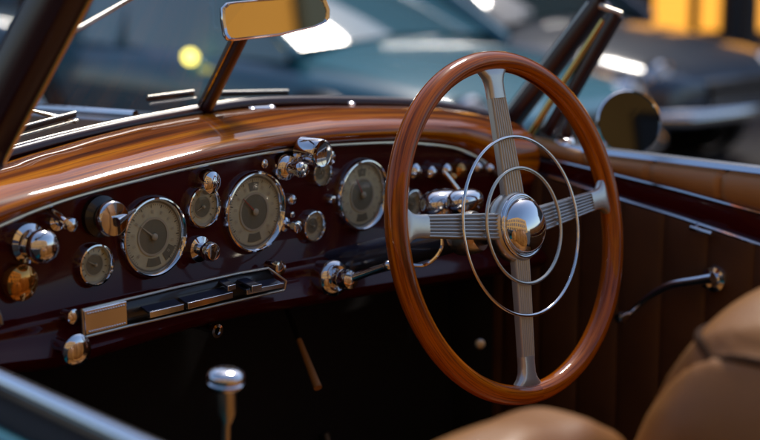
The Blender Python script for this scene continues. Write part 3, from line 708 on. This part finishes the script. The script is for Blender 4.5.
# crank
c = on_x(715, 279, XD - .02); k = depth(c) / F; ax = V((-1, 0, .0))
m = MB(M['chrome']); m.lathe([(14 * k, -.012), (14 * k, .0), (12.5 * k, .006), (8 * k, .008), (7 * k, .016), (6.5 * k, .026), (3 * k, .029), (0, .03)], c, ax, 32); cr = m.build('window_crank', card)
arm = [on_x(a, b, XD - .045) for a, b in [(713, 278), (698, 280.5), (676, 284), (660, 290), (644, 301), (630, 314)]]
m = MB(M['alu']); m.tube(smooth_path(arm, 5), [lerp(.0085, .0052, i / 25) for i in range(26)], 14); m.build('crank_arm', card)
kb = arm[-1]; m = MB(M['chrome']); m.lathe([(.004, -.004), (.0045, .01), (.0085, .014), (.0095, .024), (.007, .033), (0, .035)], kb, ax, 20); m.build('crank_knob', card)
a, b = on_x(692, 228, XD - .03), on_x(712, 234, XD - .03); m = MB(M['chrome']); m.tube([a + V((.02, 0, .002)), a, lerp(a, b, .5), b], [.004, .0045, .0038, .0045], 10); m.build('door_catch', card)
# hanging sun visor pivot behind the rim
a, b = deep(570, 112, 2.2), deep(567, 138, 2.2); m = MB(M['burg2']); m.tube([a, lerp(a, b, .3), lerp(a, b, .85), b], [.004, .006, .0085, .005], 16); m.build('window_latch', card)
# door mirror
p = deep(629, 123, 2.42); k = depth(p) / F
nmx = (-fwd + rgt * .12 + V((0, 0, .06))).normalized()
m = MB(M['chrome'], M['black']); m.lathe([(33 * k, .0), (34 * k, -.003), (33.5 * k, -.008), (29 * k, -.024), (20 * k, -.036), (8 * k, -.042), (0, -.043)], p, nmx, 48); m.lathe([(33 * k, 0), (32 * k, .003), (31 * k, .0)], p, nmx, 48); dm = m.build('door_mirror', card)
m = MB(mat('mirror_glass_dark', (.06, .06, .055), .03, 1)); m.lathe([(31.4 * k, .0), (0, .0006)], p, nmx, 48); m.build('door_mirror_glass', card)  # glass colour darkened to stand for a dim reflection
m = MB(M['chrome']); q_ = V((p.x - .03, p.y + .01, zr)); m.tube(smooth_path([p - nmx * .03, p + V((-.0, .03, -.055)), V((XD + .03, p.y + .03, zr - .0))], 5), .007, 10); m.lathe([(.02, 0), (.018, .008), (.008, .014), (0, .015)], V((XD + .02, p.y + .03, zr)), (0, 0, 1), 20); m.build('door_mirror_stem', card)

# --- cockpit tub, firewall, floor
m = MB(M['carpet']); m.box((1.31, 1.05, .28), (.58, .95, .02)); m.build('floor_carpet', car)
m = MB(M['carpet']); m.cap([(.74, 1.52, .30), (1.88, 1.52, .30), (1.88, 1.56, 1.02), (.74, 1.56, 1.02)]); m.build('firewall', car, solid=.02)
m = MB(M['carpet']); m.cap([(1.885, RY0 + .13, .30), (1.885, RY0 - .02, .30), (1.885, RY0 - .02, 1.05), (1.885, RY0 + .13, 1.06)]); m.build('kick_panel', car, solid=.01)
m = MB(M['carpet']); m.grid([[V((x, Y, z)) for x, z in [(1.18, .30), (1.20, .42), (1.26, .47), (1.36, .47), (1.42, .42), (1.44, .30)]] for Y in (.7, 1.52)]); m.build('gearbox_tunnel', car, solid=.01)
# gear lever
g0 = deep(226, 379, 1.42); kk = depth(g0) / F
m = MB(M['nickel']); m.tube([g0 + V((.02, .05, -.55)), g0 + V((.004, .01, -.12)), g0 + V((0, 0, -.03))], [.007, .0045, .0042], 12); m.lathe([(.0045, -.045), (.0085, -.035), (.0095, -.012)], g0, (0, 0, 1), 20); gv = m.build('gear_lever', car)
m = MB(M['chrome']); m.lathe([(0, -.013), (.009, -.0125), (.0150, -.0095), (.0178, -.0050), (.0182, -.0035), (.0168, -.0018), (.0183, .0000), (.0185, .0030), (.0165, .0072), (.011, .0098), (.004, .0106), (0, .0107)], g0, (.0, -.1, 1), 36); m.build('lever_knob', gv)
m = MB(M['rubber']); gb = g0 + V((.018, .045, -.48)); m.lathe([(.06, -.07), (.058, .0), (.045, .012), (.047, .022), (.034, .032), (.036, .042), (.022, .052), (.008, .060)], gb, (0, 0, 1), 28); m.build('lever_boot', gv)
for x in (1.42, 1.56):
    pm = MB(M['rubber']); pm.box((x, 1.40, .47), (.032, .008, .04), Matrix.Rotation(rad(-35), 3, 'X')); po = pm.build('pedal', car, bevel=.004)
    pm = MB(M['black']); pm.tube([(x, 1.41, .47), (x, 1.47, .50), (x, 1.52, .62)], .008, 8); pm.build('pedal_arm', po)
# handbrake and a pedal pad in the footwell
a, b = deep(299, 340, 2.05), deep(318, 388, 2.0); m = MB(M['pad']); m.tube([a, b], [.0040, .0060], 12); m.build('handbrake_lever', car); m = MB(M['black']); m.tube([a + (a - b) * .9, a], [.004, .004], 8); m.build('handbrake_lever', car)
p = deep(480, 344, 2.3); m = MB(M['nickel']); m.lathe([(.006, -.02), (.008, 0), (0, .004)], p, -fwd, 16); m.build('floor_button', car)

# --- seats
def seat_fn(p): return V((p.x, p.y + .10 * (p.z / .3), p.z))
def seat(c, r, name, e1=.55, pl=3, lats=(38, 62)):
    def fn(p):
        x = p.x / r[0]; gr = 0
        d = (x * pl * .5) % 1; gr = .014 * (1 - min(1, min(d, 1 - d) / .09)) ** .7 if abs(x) < .9 and lats else 0
        s_ = 1 - gr / r[1]
        wr = .0022 * math.sin(p.x * 61 + 3 * math.sin(p.z * 40)) * math.sin(p.z * 47 + p.y * 30)
        return V((p.x, p.y * s_ - .12 * (p.z / r[2]) * .6, p.z - gr * .8 * (1 if p.z > 0 else 0) + wr))
    m = MB(M['tan']); m.sell(c, r, e1, .5, 200, 60, None, fn); o = m.build(name, car, angle=80)
    sg = lambda x, e: math.copysign(abs(x) ** e, x)
    for la in lats:
        a = rad(la); P = []
        for k in range(120):
            b = 2 * PI * k / 120
            p = V((r[0] * math.cos(a) ** e1 * sg(math.cos(b), .5), r[1] * math.cos(a) ** e1 * sg(math.sin(b), .5), r[2] * math.sin(a) ** e1))
            P.append(V(c) + fn(p))
        m = MB(M['seam']); m.tube(P, .0042, 8, closed=True); m.build('piping', o)
    return o
seat((.905, .745, .757), (.20, .095, .246), 'seat_back', .8, 3, ())
seat((1.31, .60, .812), (.27, .125, .28), 'seat_back', .55, 5, (44,))
m = MB(M['tan']); m.sell((1.30, .85, .45), (.54, .26, .10), .4, .3, 60, 20); m.build('seat_cushion', car)
# thin rod added for the pale glass edge line in the left pane
m = MB(M['nickel']); m.tube([deep(62, 38, 1.47), deep(130, -1, 1.62), deep(160, -18, 1.70)], .0028, 8); m.build('glass_edge_rod', car)
